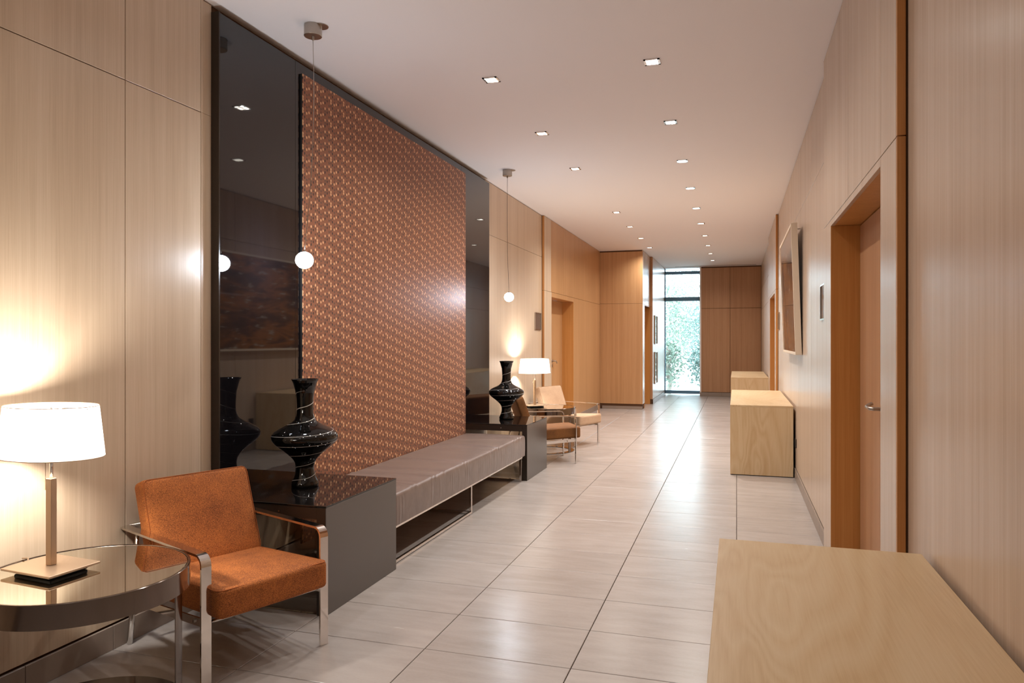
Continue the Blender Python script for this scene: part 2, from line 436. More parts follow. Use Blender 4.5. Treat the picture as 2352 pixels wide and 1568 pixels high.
panels(ww, 'y', 16.0, [-2.4, -1.80, -1.745], [.105, 2.12, ZT], 'red', face=-1)
panels(ww, 'x', -1.745, [16.0, 17.2, 18.75], [.105, 2.6, ZT], 'palew')
struct(bobj('wall_rear', (XL-.2, XR+.3, Y0-.2, Y0, 0, CZ), 'pale'), 'plain veneer wall behind the viewpoint', 'wall')

# ------------------------------------------------------------------ skirting tiles
def skirting(name, fixed, a0, a1, axis, face, hgt, label, side_joint=True):
    b = bpy.data.objects.new(name, None); COL.objects.link(b); b['kind'] = 'structure'; b['label'] = label; b['category'] = 'skirting'
    cuts = []
    if axis == 'x':
        k = math.ceil((a0-T0)/TP); cuts = [a0]+[T0+TP*i for i in range(k, 200) if a0+.02 < T0+TP*i < a1-.02]+[a1]
    else:
        cuts = [a0]+[x for x in (XS+[.3, -.35, -1.0, -1.7, -2.36]) if a0+.05 < x < a1-.05]+[a1]; cuts.sort()
    for u, v in zip(cuts, cuts[1:]):
        p0, p1 = sorted((fixed, fixed+face*.012))
        d = (p0, p1, u+.001, v-.001, 0.0005, hgt) if axis == 'x' else (u+.001, v-.001, p0, p1, .0005, hgt)
        bobj('skirting_tile', d, 'skirt', b, bevel=.0012)
skirting('baseboard_left', XL-.002, Y0, 10.195, 'x', 1, .108, 'grey stone skirting along the left wall')
skirting('baseboard_right', XR-.010, -4.9, 2.80, 'x', 1, .10, 'grey stone skirting along the near right wall')
skirting('baseboard_right', XR-.010, 5.10, 11.09, 'x', 1, .10, 'grey stone skirting below the tilted picture')
skirting('baseboard_right', XR-.010, 13.67, 18.55, 'x', 1, .10, 'grey stone skirting at the far right')
skirting('baseboard_far', YF-.010, -.87, XR-.02, 'y', 1, .10, 'grey stone skirting along the far wall')
skirting('baseboard_far_left', YB-.010, XL+.08, -1.805, 'y', 1, .06, 'grey stone skirting along the wall behind the beige chair')
skirting('baseboard_window', -1.747, 16.02, 18.7, 'x', 1, .10, 'grey stone skirting on the wall leading to the window')

# ------------------------------------------------------------------ door portals
def lever(parent, x, y, z, nx, dy, curved=False):
    """lever handle on a leaf at x, axis +-dy, pointing out along nx"""
    t = bpy.data.objects.new('handle', None); COL.objects.link(t); t.parent = parent; t.location = (x, y, z)
    bm = bmesh.new()
    if curved: P = [(0, 0, 0), (nx*.045, 0, 0), (nx*.055, dy*.012, .002), (nx*.056, dy*.05, -.003), (nx*.054, dy*.09, -.018), (nx*.052, dy*.115, -.036)]
    else: P = [(0, 0, 0), (nx*.050, 0, 0), (nx*.060, dy*.012, 0), (nx*.060, dy*.07, 0), (nx*.060, dy*.115, .001), (nx*.048, dy*.130, .008), (nx*.030, dy*.138, .016)]
    Q = []
    for a, b in zip(P, P[1:]):
        for s in range(4): Q.append(tuple(a[i]+(b[i]-a[i])*s/4 for i in range(3)))
    Q.append(P[-1]); tube(bm, Q, .0095, 10)
    o = obj('handle', bm, 'nickel', parent, True, loc=(x, y, z))
    bpy.data.objects.remove(t)
    bm = bmesh.new()
    for zz in (0, -.075):
        n = 16; vs0 = [bm.verts.new((0, .024*math.cos(2*pi*i/n), zz+.024*math.sin(2*pi*i/n))) for i in range(n)]
        vs1 = [bm.verts.new((nx*.007, v.co.y*.95, zz+(v.co.z-zz)*.95)) for v in vs0]
        for i in range(n): bm.faces.new((vs0[i], vs0[(i+1) % n], vs1[(i+1) % n], vs1[i]))
        bm.faces.new(vs1); bm.faces.new(vs0)
    obj('escutcheon', bm, 'nickel', parent, loc=(x, y, z))

def portal(name, label, plane, s, ya, yb, y1, y2, facemats, zseam=2.12, zhead=2.085, topcuts=(), depth=.16, levers=True, curved=False, dyh=1):
    """s=+1: the wall lies at +x of the plane (right side); ya..yb whole portal, y1..y2 door opening"""
    r = bpy.data.objects.new(name, None); COL.objects.link(r); r['kind'] = 'structure'; r['label'] = label; r['category'] = 'door'
    r.location = (plane, y1, 0)
    ox, oy = plane, y1
    def B(nm, x0, x1, a, b, z0, z1, mat, bv=.001):
        X0, X1 = sorted((x0-ox, x1-ox)); return bobj(nm, (X0, X1, a-oy, b-oy, z0, z1), mat, r, bevel=bv)
    P, T = plane, plane+s*.02
    D = plane+s*depth
    g = .002
    mn, mf, mt = facemats
    B('panel', P, T, ya+.02, y1-g, 0.001, zseam-g, mn)
    B('panel', P, T, y2+g, yb-g, .001, zseam-g, mf)
    B('head_panel', P, T, y1+g, y2-g, zhead, zseam-g, mt)
    cuts = [ya+.02]+list(topcuts)+[yb]
    for i, (a, b) in enumerate(zip(cuts, cuts[1:])): B('upper_panel', P, T, a+.0025, b-.0025, zseam+g, ZT, mt if i or mn == mt else mn)
    # core behind the faces and near-end edge
    B('end_trim', P, P+s*.028, ya, ya+.018, .001, zseam-g, 'edge'); B('end_trim', P, P+s*.028, ya, ya+.018, zseam+g, ZT, 'edge'); B('core', P+s*.029, P+s*.2, ya+.004, ya+.018, .001, ZT, 'joint', 0)
    B('core', T+s*.001, D+s*.1, ya+.019, y1-.021, .001, ZT, 'joint', 0); B('core', T+s*.001, D+s*.1, y2+.021, yb-.002, .001, ZT, 'joint', 0)
    B('core', T+s*.001, D+s*.1, y1-.02, y2+.02, zhead+.021, ZT, 'joint', 0)
    # reveal linings
    B('jamb', P+s*.001, D+s*.05, y1-.02, y1-.0005, .001, zhead, 'jamb'); B('jamb', P+s*.001, D+s*.05, y2+.0005, y2+.02, .001, zhead, 'jamb')
    B('head_lining', P+s*.001, D+s*.05, y1, y2, zhead+.0005, zhead+.02, 'jamb')
    ym = (y1+y2)/2
    for a, b, q in ((y1+.004, ym-.002, -1), (ym+.002, y2-.006, 1)):
        X0, X1 = sorted((D-ox, D+s*.045-ox))
        leaf = bobj('door_leaf', (X0, X1, a-oy, b-oy, .006, zhead-.005), 'red' if s > 0 else 'orange', r, bevel=.002)
        if levers and q == dyh: lever(leaf, D-ox, ym+q*.06-oy, 1.055, -s, q, curved)
    return r
portal('door_1', 'near right double door in a deep honey veneer frame', .538, 1, 2.835, 5.085, 3.147, 4.721, ('palew', 'palew', 'palew'), 2.115, 2.08, (3.147, 4.009), .16)
portal('door_2', 'far right double door in a honey veneer frame', .538, 1, 11.10, 13.64, 11.42, 13.05, ('palew', 'palew', 'palew'), 2.13, 2.09, (11.42, 12.24), .20)
portal('door_3', 'left double door beyond the beige chair', -2.667, -1, 10.20, 14.69, 10.65, 12.19, ('pale', 'orange', 'orange'), 2.118, 2.045, (10.62, 11.41, 12.26, 13.2), .20, True, True)  # near strip pale, rest honey: lamplight put into the colour of one veneer
portal('door_4', 'recessed door niche just before the tall window', -1.80, -1, 15.0, 16.0, 15.02, 15.99, ('palew', 'palew', 'palew'), 2.118, 2.10, (), .25, False)
for o in list(bpy.data.objects):
    if o.parent and o.parent.name == 'door_4' and o.name.split('.')[0] in ('upper_panel', 'head_panel', 'core', 'end_trim', 'panel'): bpy.data.objects.remove(o)
skirting('baseboard_left_far', -2.667-.001, 12.22, 14.66, 'x', 1, .10, 'grey stone skirting at the left beyond the double door')

# ------------------------------------------------------------------ tall window
wi = bpy.data.objects.new('window_1', None); COL.objects.link(wi); wi.location = (-1.30, 18.8, 0)
struct(wi, 'floor-to-ceiling window at the end of the hall', 'window')
for nm, d in (('rail', (-.46, .46, -.03, .03, .04, .12)), ('transom', (-.46, .46, -.03, .03, 2.375, 2.475)), ('rail', (-.46, .46, -.03, .03, 3.05, 3.125))):
    bobj(nm, d, 'window_frame', wi, bevel=.003)
for s in (-1, 1): bobj('stile', (s*.445-.02, s*.445+.02, -.03, .03, .04, 3.2), 'window_frame', wi, bevel=.003)
for z0, z1 in ((.115, 2.385), (2.465, 3.075), (3.125, 3.2), (0.0, .045)): bobj('pane', (-.43, .43, -.005, .005, z0, z1), 'wglass', wi)
bobj('reveal', (.425, .46, -.2, .4, 0, 3.2), 'plaster', wi)

struct(bobj('trim_1', (-1.45, .45, 18.33, 18.355, CZ-.004, CZ+.001), 'gap'), 'thin dark slot in the ceiling before the window', 'trim')

# ------------------------------------------------------------------ outside
tag(bobj('garden_ground', (-45, 45, 19.3, 90, -.35, -.15), 'bounce_ground'), 'ground outside the window, whitened to bounce daylight indoors', 'ground')['kind'] = 'structure'  # raised close to the window so more daylight bounces in
def tree(x, y, hgt, r, mat, label, seed):
    rnd = random.Random(seed)
    t = thing('tree', label, 'tree', (x, y, -.15), 0, 'trees outside the window')
    bm = bmesh.new(); tube(bm, [(0, 0, 0), (.06, .03, hgt*.3), (-.04, .06, hgt*.6), (0, 0, hgt*.85)], .07, 8)
    for i in range(5):
        a = rnd.random()*6.3; z = hgt*(.3+.1*i); tube(bm, [(0, .03, z), (math.cos(a)*r*.4, math.sin(a)*r*.4, z+r*.4), (math.cos(a)*r*.7, math.sin(a)*r*.7, z+r*.8)], .025, 6)
    obj('trunk', bm, 'bark', t, True)
    bm = bmesh.new()
    for i in range(3800 if r > .5 else 1100):
        while True:
            p = Vector((rnd.uniform(-1, 1), rnd.uniform(-1, 1), rnd.uniform(-1, 1)))
            if .3 < p.length < 1: break
        p = Vector((p.x*r, p.y*r, hgt*.62+p.z*hgt*.42)); p += Vector([rnd.gauss(0, .12) for _ in range(3)])
        a = Vector([rnd.gauss(0, 1) for _ in range(3)]).normalized()*.062; b = Vector([rnd.gauss(0, 1) for _ in range(3)]).normalized()*.03
        bm.faces.new([bm.verts.new(q) for q in (p-a, p+b, p+a, p-b)])
    o = obj('foliage', bm, mat, t); o['kind'] = 'stuff'
tree(-2.5, 25.0, 3.4, 1.1, 'leaf', 'slender pale tree close outside the window on the left', 1)
tree(-1.0, 28.5, 2.9, 1.1, 'leaf2', 'low bushy tree outside the window on the right', 2)
tree(-3.6, 34, 8.0, 2.2, 'leaf', 'tall pale tree farther out behind the slender one', 3)
tree(-1.2, 40, 7.0, 2.0, 'leaf2', 'blue-green tree beside the white house', 4)
tree(-1.85, 21.0, 1.5, .38, 'leaf', 'low pale bush just outside the window on the left', 5)
tree(-.95, 22.0, 1.4, .38, 'leaf2', 'low blue-green bush just outside the window on the right', 6)
hs = thing('house', 'white rendered house with a dark window seen through the trees', 'house', (-1.2, 50, -.15))
bobj('wall', (-3.2, 3.2, 0, 5, 0, 4.2), 'render_wall', hs); bobj('window', (-1.2, -.1, -.04, .01, 2.4, 3.4), 'house_glass', hs)
bm = bmesh.new(); vs = [bm.verts.new(p) for p in ((-3.5, -.3, 4.2), (3.5, -.3, 4.2), (3.5, 5.3, 4.2), (-3.5, 5.3, 4.2), (-3.5, 2.5, 5.4), (3.5, 2.5, 5.4))]
for f in ((0, 1, 5, 4), (2, 3, 4, 5), (0, 4, 3), (1, 2, 5), (0, 3, 2, 1)): bm.faces.new([vs[i] for i in f])
obj('roof', bm, 'render_wall', hs)

# ------------------------------------------------------------------ black glass wall and the dotted hanging
gp = thing('glass_wall_panel', 'floor-to-ceiling black glass cladding behind the bench on the left wall', 'wall panel', (-2.65, 3.26, .50))
bobj('backing', (-.036, -.007, 0, 4.45, 0, 2.655), 'browndark', gp)
for a, b in ((.004, .700), (.702, 3.58), (3.582, 4.45)): bobj('glass_sheet', (-.006, 0, a, b, 0, 2.655), 'blackglass', gp, bevel=.001)
bobj('edge_trim', (-.049, .001, -.006, .003, 0, 2.66), 'browndark', gp)
hp = thing('wall_hanging', 'tall copper fabric panel with cream and dark dots above the bench', 'wall hanging', (-2.634, 4.016, .105))
bobj('frame', (-.0155, -.004, 0, 2.904, 0, 2.985), 'rubber', hp)
bobj('fabric', (-.0035, .001, 0, 2.904, 0, 2.985), 'hanging', hp, bevel=.0012)

# ------------------------------------------------------------------ consoles
def console(y0, y1, label, glass_at):
    t = thing('console_table', label, 'console table', (-1.985, y0, 0), 0, 'black glass console tables at the bench ends')
    L = y1-y0; dx = -.695
    bobj('table_top', (dx, -.004, .004, L-.004, .488, .546), 'browndark', t, bevel=.002)
    bobj('glass_top', (dx, 0, 0, L, .5465, .556), 'blackglass2', t, bevel=.0015)
    bobj('front_panel', (-.052, -.0005, .001, L-.001, .001, .546), 'graphite', t, bevel=.001)
    bobj('edge_lining', (-.052, -.001, -.003, .0008, .001, .5455), 'browndark', t)
    bobj('edge_lining', (dx, -.0525, -.003, .0008, .488, .5455), 'browndark', t)
    bobj('glass_side', (dx+.01, -.0525, (L-.03) if glass_at else .008, (L-.022) if glass_at else .016, .003, .487), 'smoked', t)
    bm = bmesh.new(); tube(bm, [(-.27, -.004, .518), (-.27, -.012, .518)], .004, 8); obj('screw', bm, 'chrome', t)
    return t
console(3.235, 4.03, 'black glass-topped console with graphite side beside the rust armchair', False)
console(6.93, 7.71, 'black glass-topped console with graphite side at the far end of the bench', True)

# ------------------------------------------------------------------ bench
be = thing('bench', 'long taupe satin upholstered bench on chrome frames below the dotted hanging', 'bench', (-2.30, 4.04, 0))
BL, x0, x1, z0, z1 = 2.88, -.328, .30, .255, .452
bm = bmesh.new()
# section of the cushion (x,z), swept along y with small real creases
def cushion_sec():
    r = .022; s = []
    nx = 12
    for i in range(nx+1): s.append((x0+.01+(x1-x0-.01-r)*i/nx, z1, 't'))
    for i in range(1, 5): a = pi/2*(1-i/4); s.append((x1-r+r*math.cos(a), z1-r+r*math.sin(a), 'c'))
    for i in range(1, 9): s.append((x1, z1-r-(z1-z0-r)*i/8, 'f'))
    for i in range(1, 5): s.append((x1-(x1-x0-.01)*i/4, z0, 'b'))
    return s
sec = cushion_sec(); NYB = 288; rings = []
rc = random.Random(3)
creases = [(rc.uniform(.06, .97), rc.uniform(.012, .022), rc.uniform(.003, .0062), rc.uniform(-.05, .05), rc.uniform(.25, .9)) for _ in range(20)]
gath = [(rc.uniform(.02, .98), rc.uniform(.006, .012), rc.uniform(.0015, .004), rc.uniform(.2, .7)) for _ in range(24)]
for i in range(NYB+1):
    y = BL*i/NYB; u = i/NYB; ring = []
    endf = min(1, min(y, BL-y)/.02)
    for (x, z, k) in sec:
        dx = dz = 0
        if k in 'tc':
            fx = (x-x0)/(x1-x0)
            for (c, w, hh, sl, ext) in creases:
                d = (u-c-sl*(fx-.5)*.4-.004*math.sin(fx*9+c*30))*BL/(w*1.2)
                if abs(d) < 3: dz += hh*(math.exp(-d*d)-.7*math.exp(-(d-1.4)**2))*max(0, min(1, (ext+.15-abs(fx-.62))*3))
            dz += .004*math.sin(pi*fx)
        if k == 'f':
            fz = (z1-z)/(z1-z0)
            for (c, w, hh, ext) in gath:
                d = (u-c)*BL/(w*.8)
                if abs(d) < 3: dx += hh*(math.exp(-d*d)-.6*math.exp(-(d-1.3)**2))*max(0, 1-abs(fz-ext)*1.6)
            dx += .003*math.sin(pi*fz)
        ring.append(bm.verts.new((x+dx-(1-endf)*.006*(k in 'fc'), y, z+dz-(1-endf)*.008*(k in 'tc'))))
    rings.append(ring)
m = len(sec)
for a, b in zip(rings, rings[1:]):
    for i in range(m): bm.faces.new((a[i], a[(i+1) % m], b[(i+1) % m], b[i]))
bm.faces.new(rings[0]); bm.faces.new(rings[-1])
cu = obj('seat_cushion', bm, 'satin', be); smooth_angle(cu, 50)
def bar(nm, d, parent, mat='chrome'): return bobj(nm, d, mat, parent, bevel=.0015)
bar('top_rail', (.268, .290, .01, BL-.01, .236, .2545), be); bar('top_rail', (-.27, -.25, .01, BL-.01, .236, .2545), be)
for yy in (.012, 1.43, 2.846):
    bar('leg', (.245, .267, yy, yy+.022, .001, .2355), be); bar('leg', (-.27, -.248, yy, yy+.022, .001, .2355), be)
    bar('cross_rail', (-.247, .244, yy, yy+.022, .001, .022), be)
    bar('cross_rail', (-.247, .244, yy, yy+.022, .2185, .2355), be)
bar('floor_rail', (.246, .266, .035, 1.429, .001, .022), be)

# ------------------------------------------------------------------ armchairs
def rounded_box(bm, dims, r, seg=4, cuts=0):
    sub = bmesh.new(); box(sub, *dims); bmesh.ops.bevel(sub, geom=sub.edges[:], offset=r, segments=seg, profile=.5, affect='EDGES')
    me = bpy.data.meshes.new('tmp'); sub.to_mesh(me); sub.free(); bm.from_mesh(me); bpy.data.meshes.remove(me)
def armchair(label, loc, ang, fab, pipe, grp='low armchairs with chrome frames', fl=None):
    """local frame: x forward, y to the right-hand leg as seen from the front; origin on the floor between the front legs"""
    t = thing('armchair', label, 'armchair', loc, ang, grp)
    # seat: wedge-shaped cushion
    bm = bmesh.new(); NXs, NYs = 16, 16
    rounded_box(bm, (-.50, .062, -.262, .262, -.065, .065), .022, 4)
    bmesh.ops.subdivide_edges(bm, edges=[e for e in bm.edges if e.calc_length() > .08], cuts=7, use_grid_fill=True)
    for v in bm.verts:
        f = (v.co.x+.50)/.56; yy = v.co.y/.262; top = v.co.z > 0
        base = .285+.050*f*0 + (-.028*(1-f))
        th = .118+.004*f
        zt = (v.co.z+.065)/.13
        crown = .014*(1-yy*yy)*math.sin(pi*min(1, max(0, f)))*zt
        v.co.z = base + th*zt + crown
        v.co.x += .010*(1-yy*yy)*(f > .95)
    s = obj('seat_cushion', bm, fab, t, True)
    # backrest
    bm = bmesh.new(); rounded_box(bm, (-.048, .048, -.262, .262, 0, .43), .022, 4)
    bmesh.ops.subdivide_edges(bm, edges=[e for e in bm.edges if e.calc_length() > .08], cuts=7, use_grid_fill=True)
    tilt = math.radians(20)
    R = Matrix.Rotation(-tilt, 4, 'Y')
    for v in bm.verts:
        yy = v.co.y/.262; zz = v.co.z/.43
        if v.co.x > 0: v.co.x += .012*(1-yy*yy)*math.sin(pi*min(1, max(0, zz)))
        v.co = R @ v.co; v.co += Vector((-.505, 0, .345))
    b = obj('backrest', bm, fab, t, True)
    def loopz(pts, parent, nm='piping'):
        bm = bmesh.new(); tube(bm, pts, .0017, 6, True); return obj(nm, bm, pipe, parent, True)
    P = []
    def rr(w0, w1, h0, h1, r, n=5):
        out = []
        for cx_, cy_, a0 in ((w1-r, h1-r, 0), (w0+r, h1-r, pi/2), (w0+r, h0+r, pi), (w1-r, h0+r, 3*pi/2)):
            for i in range(n+1): a = a0+pi/2*i/n; out.append((cx_+r*math.cos(a), cy_+r*math.sin(a)))
        return out
    P = [R @ Vector((.044, y, z)) + Vector((-.505, 0, .345)) for y, z in rr(-.258, .258, .004, .426, .03)]
    loopz(P, b)
    P = [Vector((x, y, .285-.028*(1-(x+.5)/.56)+.118+.004*(x+.5)/.56-.006)) for x, y in rr(-.496, .060, -.261, .261, .03)]
    loopz(P, s)
    # side frames: flat bar arm bending into the front leg
    for sd in (-1, 1):
        y = sd*.283
        pts = [(-.745, y, .537)]
        for i in range(1, 12): pts.append((-.745+(.745-.045)*i/12, y, .537))
        for i in range(9): a = pi/2*(1-i/8); pts.append((-.042+.042*math.cos(a), y, .495+.042*math.sin(a)))
        pts += [(0, y, .40), (0, y, .2), (0, y, .001)]
        bm = bmesh.new(); sweep(bm, pts, rect(.042, .010), up=(0, 1, 0)); o = obj('arm', bm, 'chrome', t); o2 = o
        # tapered round rear leg
        bm = bmesh.new(); n = 12; A = Vector((-.705, sd*.270, .001)); B_ = Vector((-.625, sd*.270, .530))
        rs = [.0135, .013, .011, .008]; rg = []
        for k in range(4):
            c = A.lerp(B_, k/3); rg.append([bm.verts.new(c+Vector((rs[k]*math.cos(2*pi*i/n), rs[k]*math.sin(2*pi*i/n), 0))) for i in range(n)])
        for a_, b_ in zip(rg, rg[1:]):
            for i in range(n): bm.faces.new((a_[i], a_[(i+1) % n], b_[(i+1) % n], b_[i]))
        bm.faces.new(rg[0]); bm.faces.new(rg[-1]); obj('rear_leg', bm, 'chrome', t, True)
        # side rail under the seat
        bm = bmesh.new(); sweep(bm, [(-.66, sd*.274, .213), (-.005, sd*.274, .262)], rect(.008, .034), up=(0, 1, 0))
        ra = obj('side_rail', bm, 'chrome', t)
        bm = bmesh.new(); tube(bm, [(-.10, sd*.278, .254), (-.10, sd*.2835, .254)], .008, 10); obj('screw', bm, 'nickel', ra)
    bm = bmesh.new(); tube(bm, [(-.745, -.296, .534), (-.745, .296, .534)], .010, 10); obj('back_bar', bm, 'chrome', t, True)
    bm = bmesh.new(); tube(bm, [(-.03, -.27, .258), (-.03, .27, .258)], .008, 8); obj('stretcher', bm, 'chrome', t, True)
    bm = bmesh.new(); tube(bm, [(-.60, -.27, .216), (-.60, .27, .216)], .008, 8); obj('stretcher', bm, 'chrome', t, True)
    return t
def chair_at(FRx, FRy, Fx, Fy, **k):
    n = math.hypot(Fx, Fy); Fx, Fy = Fx/n, Fy/n; Wx, Wy = -Fy, Fx
    return armchair(loc=(FRx-Wx*.283, FRy-Wy*.283, 0), ang=math.atan2(Fy, Fx), **k)
chair_at(-1.812, 2.932, .93, -.37, label='rust orange chenille armchair with flat chrome arms beside the near round table', fab='rust', pipe='rustpipe')
chair_at(-2.004, 8.586, .885, .465, label='brown chenille armchair half hidden behind the far black console', fab='brownv', pipe='brownpipe')
chair_at(-1.790, 9.768, .93, -.37, label='beige armchair with chrome arms beyond the far round table', fab='beigev', pipe='beigepipe')

# ------------------------------------------------------------------ round tables
def round_table(x, y, ang, label):
    t = thing('round_table', label, 'table', (x, y, 0), ang, 'round mirror-topped side tables')
    R, zt = .352, .55
    bm = bmesh.new(); lathe(bm, [(R-.011, zt-.008), (R-.011, zt-.0012), (R-.013, zt)], 96); o = obj('mirror_top', bm, 'mirror', t); smooth_angle(o, 15)
    bm = bmesh.new()
    prof = [(R, zt-.080), (R, zt), (R-.002, zt+.002), (R-.009, zt+.002), (R-.010, zt), (R-.010, zt-.080)]
    rings = [[bm.verts.new((r*math.cos(2*pi*i/96), r*math.sin(2*pi*i/96), z)) for i in range(96)] for r, z in prof]
    for a, b in zip(rings, rings[1:]+rings[:1]):
        for i in range(96): bm.faces.new((a[i], a[(i+1) % 96], b[(i+1) % 96], b[i]))
    o = obj('rim', bm, 'chromedark', t); smooth_angle(o)
    bm = bmesh.new(); lathe(bm, [(R-.012, zt-.020), (R-.012, zt-.010)], 64); obj('under_board', bm, 'rubber', t)
    for a0 in (0, pi):
        bm = bmesh.new(); hw = .075; rr = R-.016
        ring = []
        for k in range(9):
            a = a0-hw+2*hw*k/8
            ring.append([Vector(((rr+q)*math.cos(a), (rr+q)*math.sin(a), z)) for q, z in ((0, .007), (.005, .007), (.005, zt-.022), (0, zt-.022))])
        vs = [[bm.verts.new(p) for p in g] for g in ring]
        for A, B_ in zip(vs, vs[1:]):
            for i in range(4): bm.faces.new((A[i], A[(i+1) % 4], B_[(i+1) % 4], B_[i]))
        bm.faces.new(vs[0]); bm.faces.new(vs[-1]); o = obj('leg', bm, 'chromedark', t); smooth_angle(o)
    bm = bmesh.new()
    prof = [(R-.075, .0005), (R-.075, .0065), (R-.006, .0065), (R-.006, .0005)]
    rings = [[bm.verts.new((r*math.cos(2*pi*i/96), r*math.sin(2*pi*i/96), z)) for i in range(96)] for r, z in prof]
    for a, b in zip(rings, rings[1:]+rings[:1]):
        for i in range(96): bm.faces.new((a[i], a[(i+1) % 96], b[(i+1) % 96], b[i]))
    o = obj('base_ring', bm, 'chromedark', t); smooth_angle(o)
    return t
round_table(-2.282, 2.086, math.radians(18), 'round mirror-topped table with dark chrome rim in the near left corner')
round_table(-2.30, 8.95, math.radians(-20), 'round dark-rimmed table between the brown and the beige armchair')

# ------------------------------------------------------------------ table lamps
def lamp(x, y, ang, label, watts):
    t = thing('table_lamp', label, 'table lamp', (x, y, .5515), ang, 'table lamps with oval white shades')
    zb = .014
    bobj('base_plate', (-.128, .128, -.100, .100, zb, zb+.009), 'bronze', t, bevel=.0015)
    bobj('base_pad', (-.098, .098, -.072, .072, 0, zb-.0005), 'rubber', t, bevel=.003)
    bm = bmesh.new(); box(bm, -.0125, .0125, -.0125, .0125, zb+.0095, .340)
    bmesh.ops.rotate(bm, verts=bm.verts[:], cent=(0, 0, 0), matrix=Matrix.Rotation(math.radians(8), 3, 'Z')); bev(bm, .001)
    obj('pole', bm, 'bronze', t)
    bm = bmesh.new(); tube(bm, [(0, 0, .3405), (0, 0, .47)], .0062, 12); obj('stem', bm, 'chrome', t, True)
    bm = bmesh.new(); tube(bm, [(-.026, -.004, .315), (-.026, -.004, .45)], .0013, 6); box(bm, -.030, -.022, -.0075, -.0005, .296, .330)
    obj('pull_switch', bm, 'chrome', t)
    bm = bmesh.new(); n = 72
    prof = [(.212, .145, .4235), (.1995, .138, .515), (.186, .131, .607)]
    outer = [[bm.verts.new((a*math.cos(2*pi*i/n), b*math.sin(2*pi*i/n), z)) for i in range(n)] for a, b, z in prof]
    for A, B_ in zip(outer, outer[1:]):
        for i in range(n): bm.faces.new((A[i], A[(i+1) % n], B_[(i+1) % n], B_[i]))
    sh = obj('lamp_shade', bm, 'shade', t, True)
    for a, b, z in (prof[0], prof[-1]):
        bm = bmesh.new(); tube(bm, [(a*math.cos(2*pi*i/48), b*math.sin(2*pi*i/48), z) for i in range(48)], .0016, 6, True); obj('hem', bm, M['bronze'] if z > .5 else 'bronze', sh, True)
    bm = bmesh.new(); tube(bm, [(-.19, 0, .60), (.19, 0, .60)], .0018, 6); tube(bm, [(0, 0, .46), (0, 0, .60)], .003, 6); obj('shade_holder', bm, 'chrome', sh, True)
    bm = bmesh.new(); bmesh.ops.create_uvsphere(bm, u_segments=16, v_segments=10, radius=.028); obj('bulb', bm, 'bulb', t, True, loc=(.045, 0, .50))
    ld = bpy.data.lights.new('lamp_bulb', 'POINT'); ld.energy = watts; ld.color = (1, .955, .89); ld.shadow_soft_size = .04
    lo = bpy.data.objects.new('lamp_bulb', ld); COL.objects.link(lo); lo.parent = t; lo.location = (-.02, 0, .545)
    return t
l1 = lamp(-2.405, 2.05, math.radians(-5), 'champagne metal table lamp with white shade on the near round table', LAMP_W)
bm = bmesh.new(); P = [(-.12, .02, .012), (-.17, .03, .006), (-.20, .05, .010), (-.24, .055, .004)]
Q = []
for a, b in zip(P, P[1:]):
    for s in range(5): Q.append(tuple(a[i]+(b[i]-a[i])*s/5 for i in range(3)))
tube(bm, Q+[P[-1]], .0028, 8); obj('power_cord', bm, 'bronze', l1, True)
lamp(-2.45, 8.90, math.radians(40), 'white-shaded table lamp on the far round table', LAMP_W)

# ------------------------------------------------------------------ vases
PR = [(115, .0775), (135, .0735), (165, .0670), (200, .0606), (250, .0550), (300, .0505), (400, .0470), (500, .0450), (560, .0468), (600, .0505), (650, .0606), (680, .0760), (700, .0900), (725, .112), (750, .1350),
      (775, .1550), (800, .1720), (830, .1835), (860, .1880), (890, .1868), (920, .1815), (960, .1660), (1000, .1450), (1040, .1220), (1080, .1010), (1130, .0775), (1165, .0650), (1200, .0566), (1240, .0520), (1280, .0510), (1315, .0525), (1350, .0555),
      (1400, .0640), (1430, .0705), (1460, .0760), (1480, .0775), (1500, .0765), (1510, .0740)]
PRZ = [((1510-y)*.000449*(.617/.6264), r) for y, r in PR][::-1]
def vrad(z):
    for (z0_, r0), (z1_, r1) in zip(PRZ, PRZ[1:]):
        if z0_ <= z <= z1_: return r0+(r1-r0)*(z-z0_)/max(1e-6, z1_-z0_)
    return PRZ[-1][1] if z > PRZ[-1][0] else PRZ[0][1]
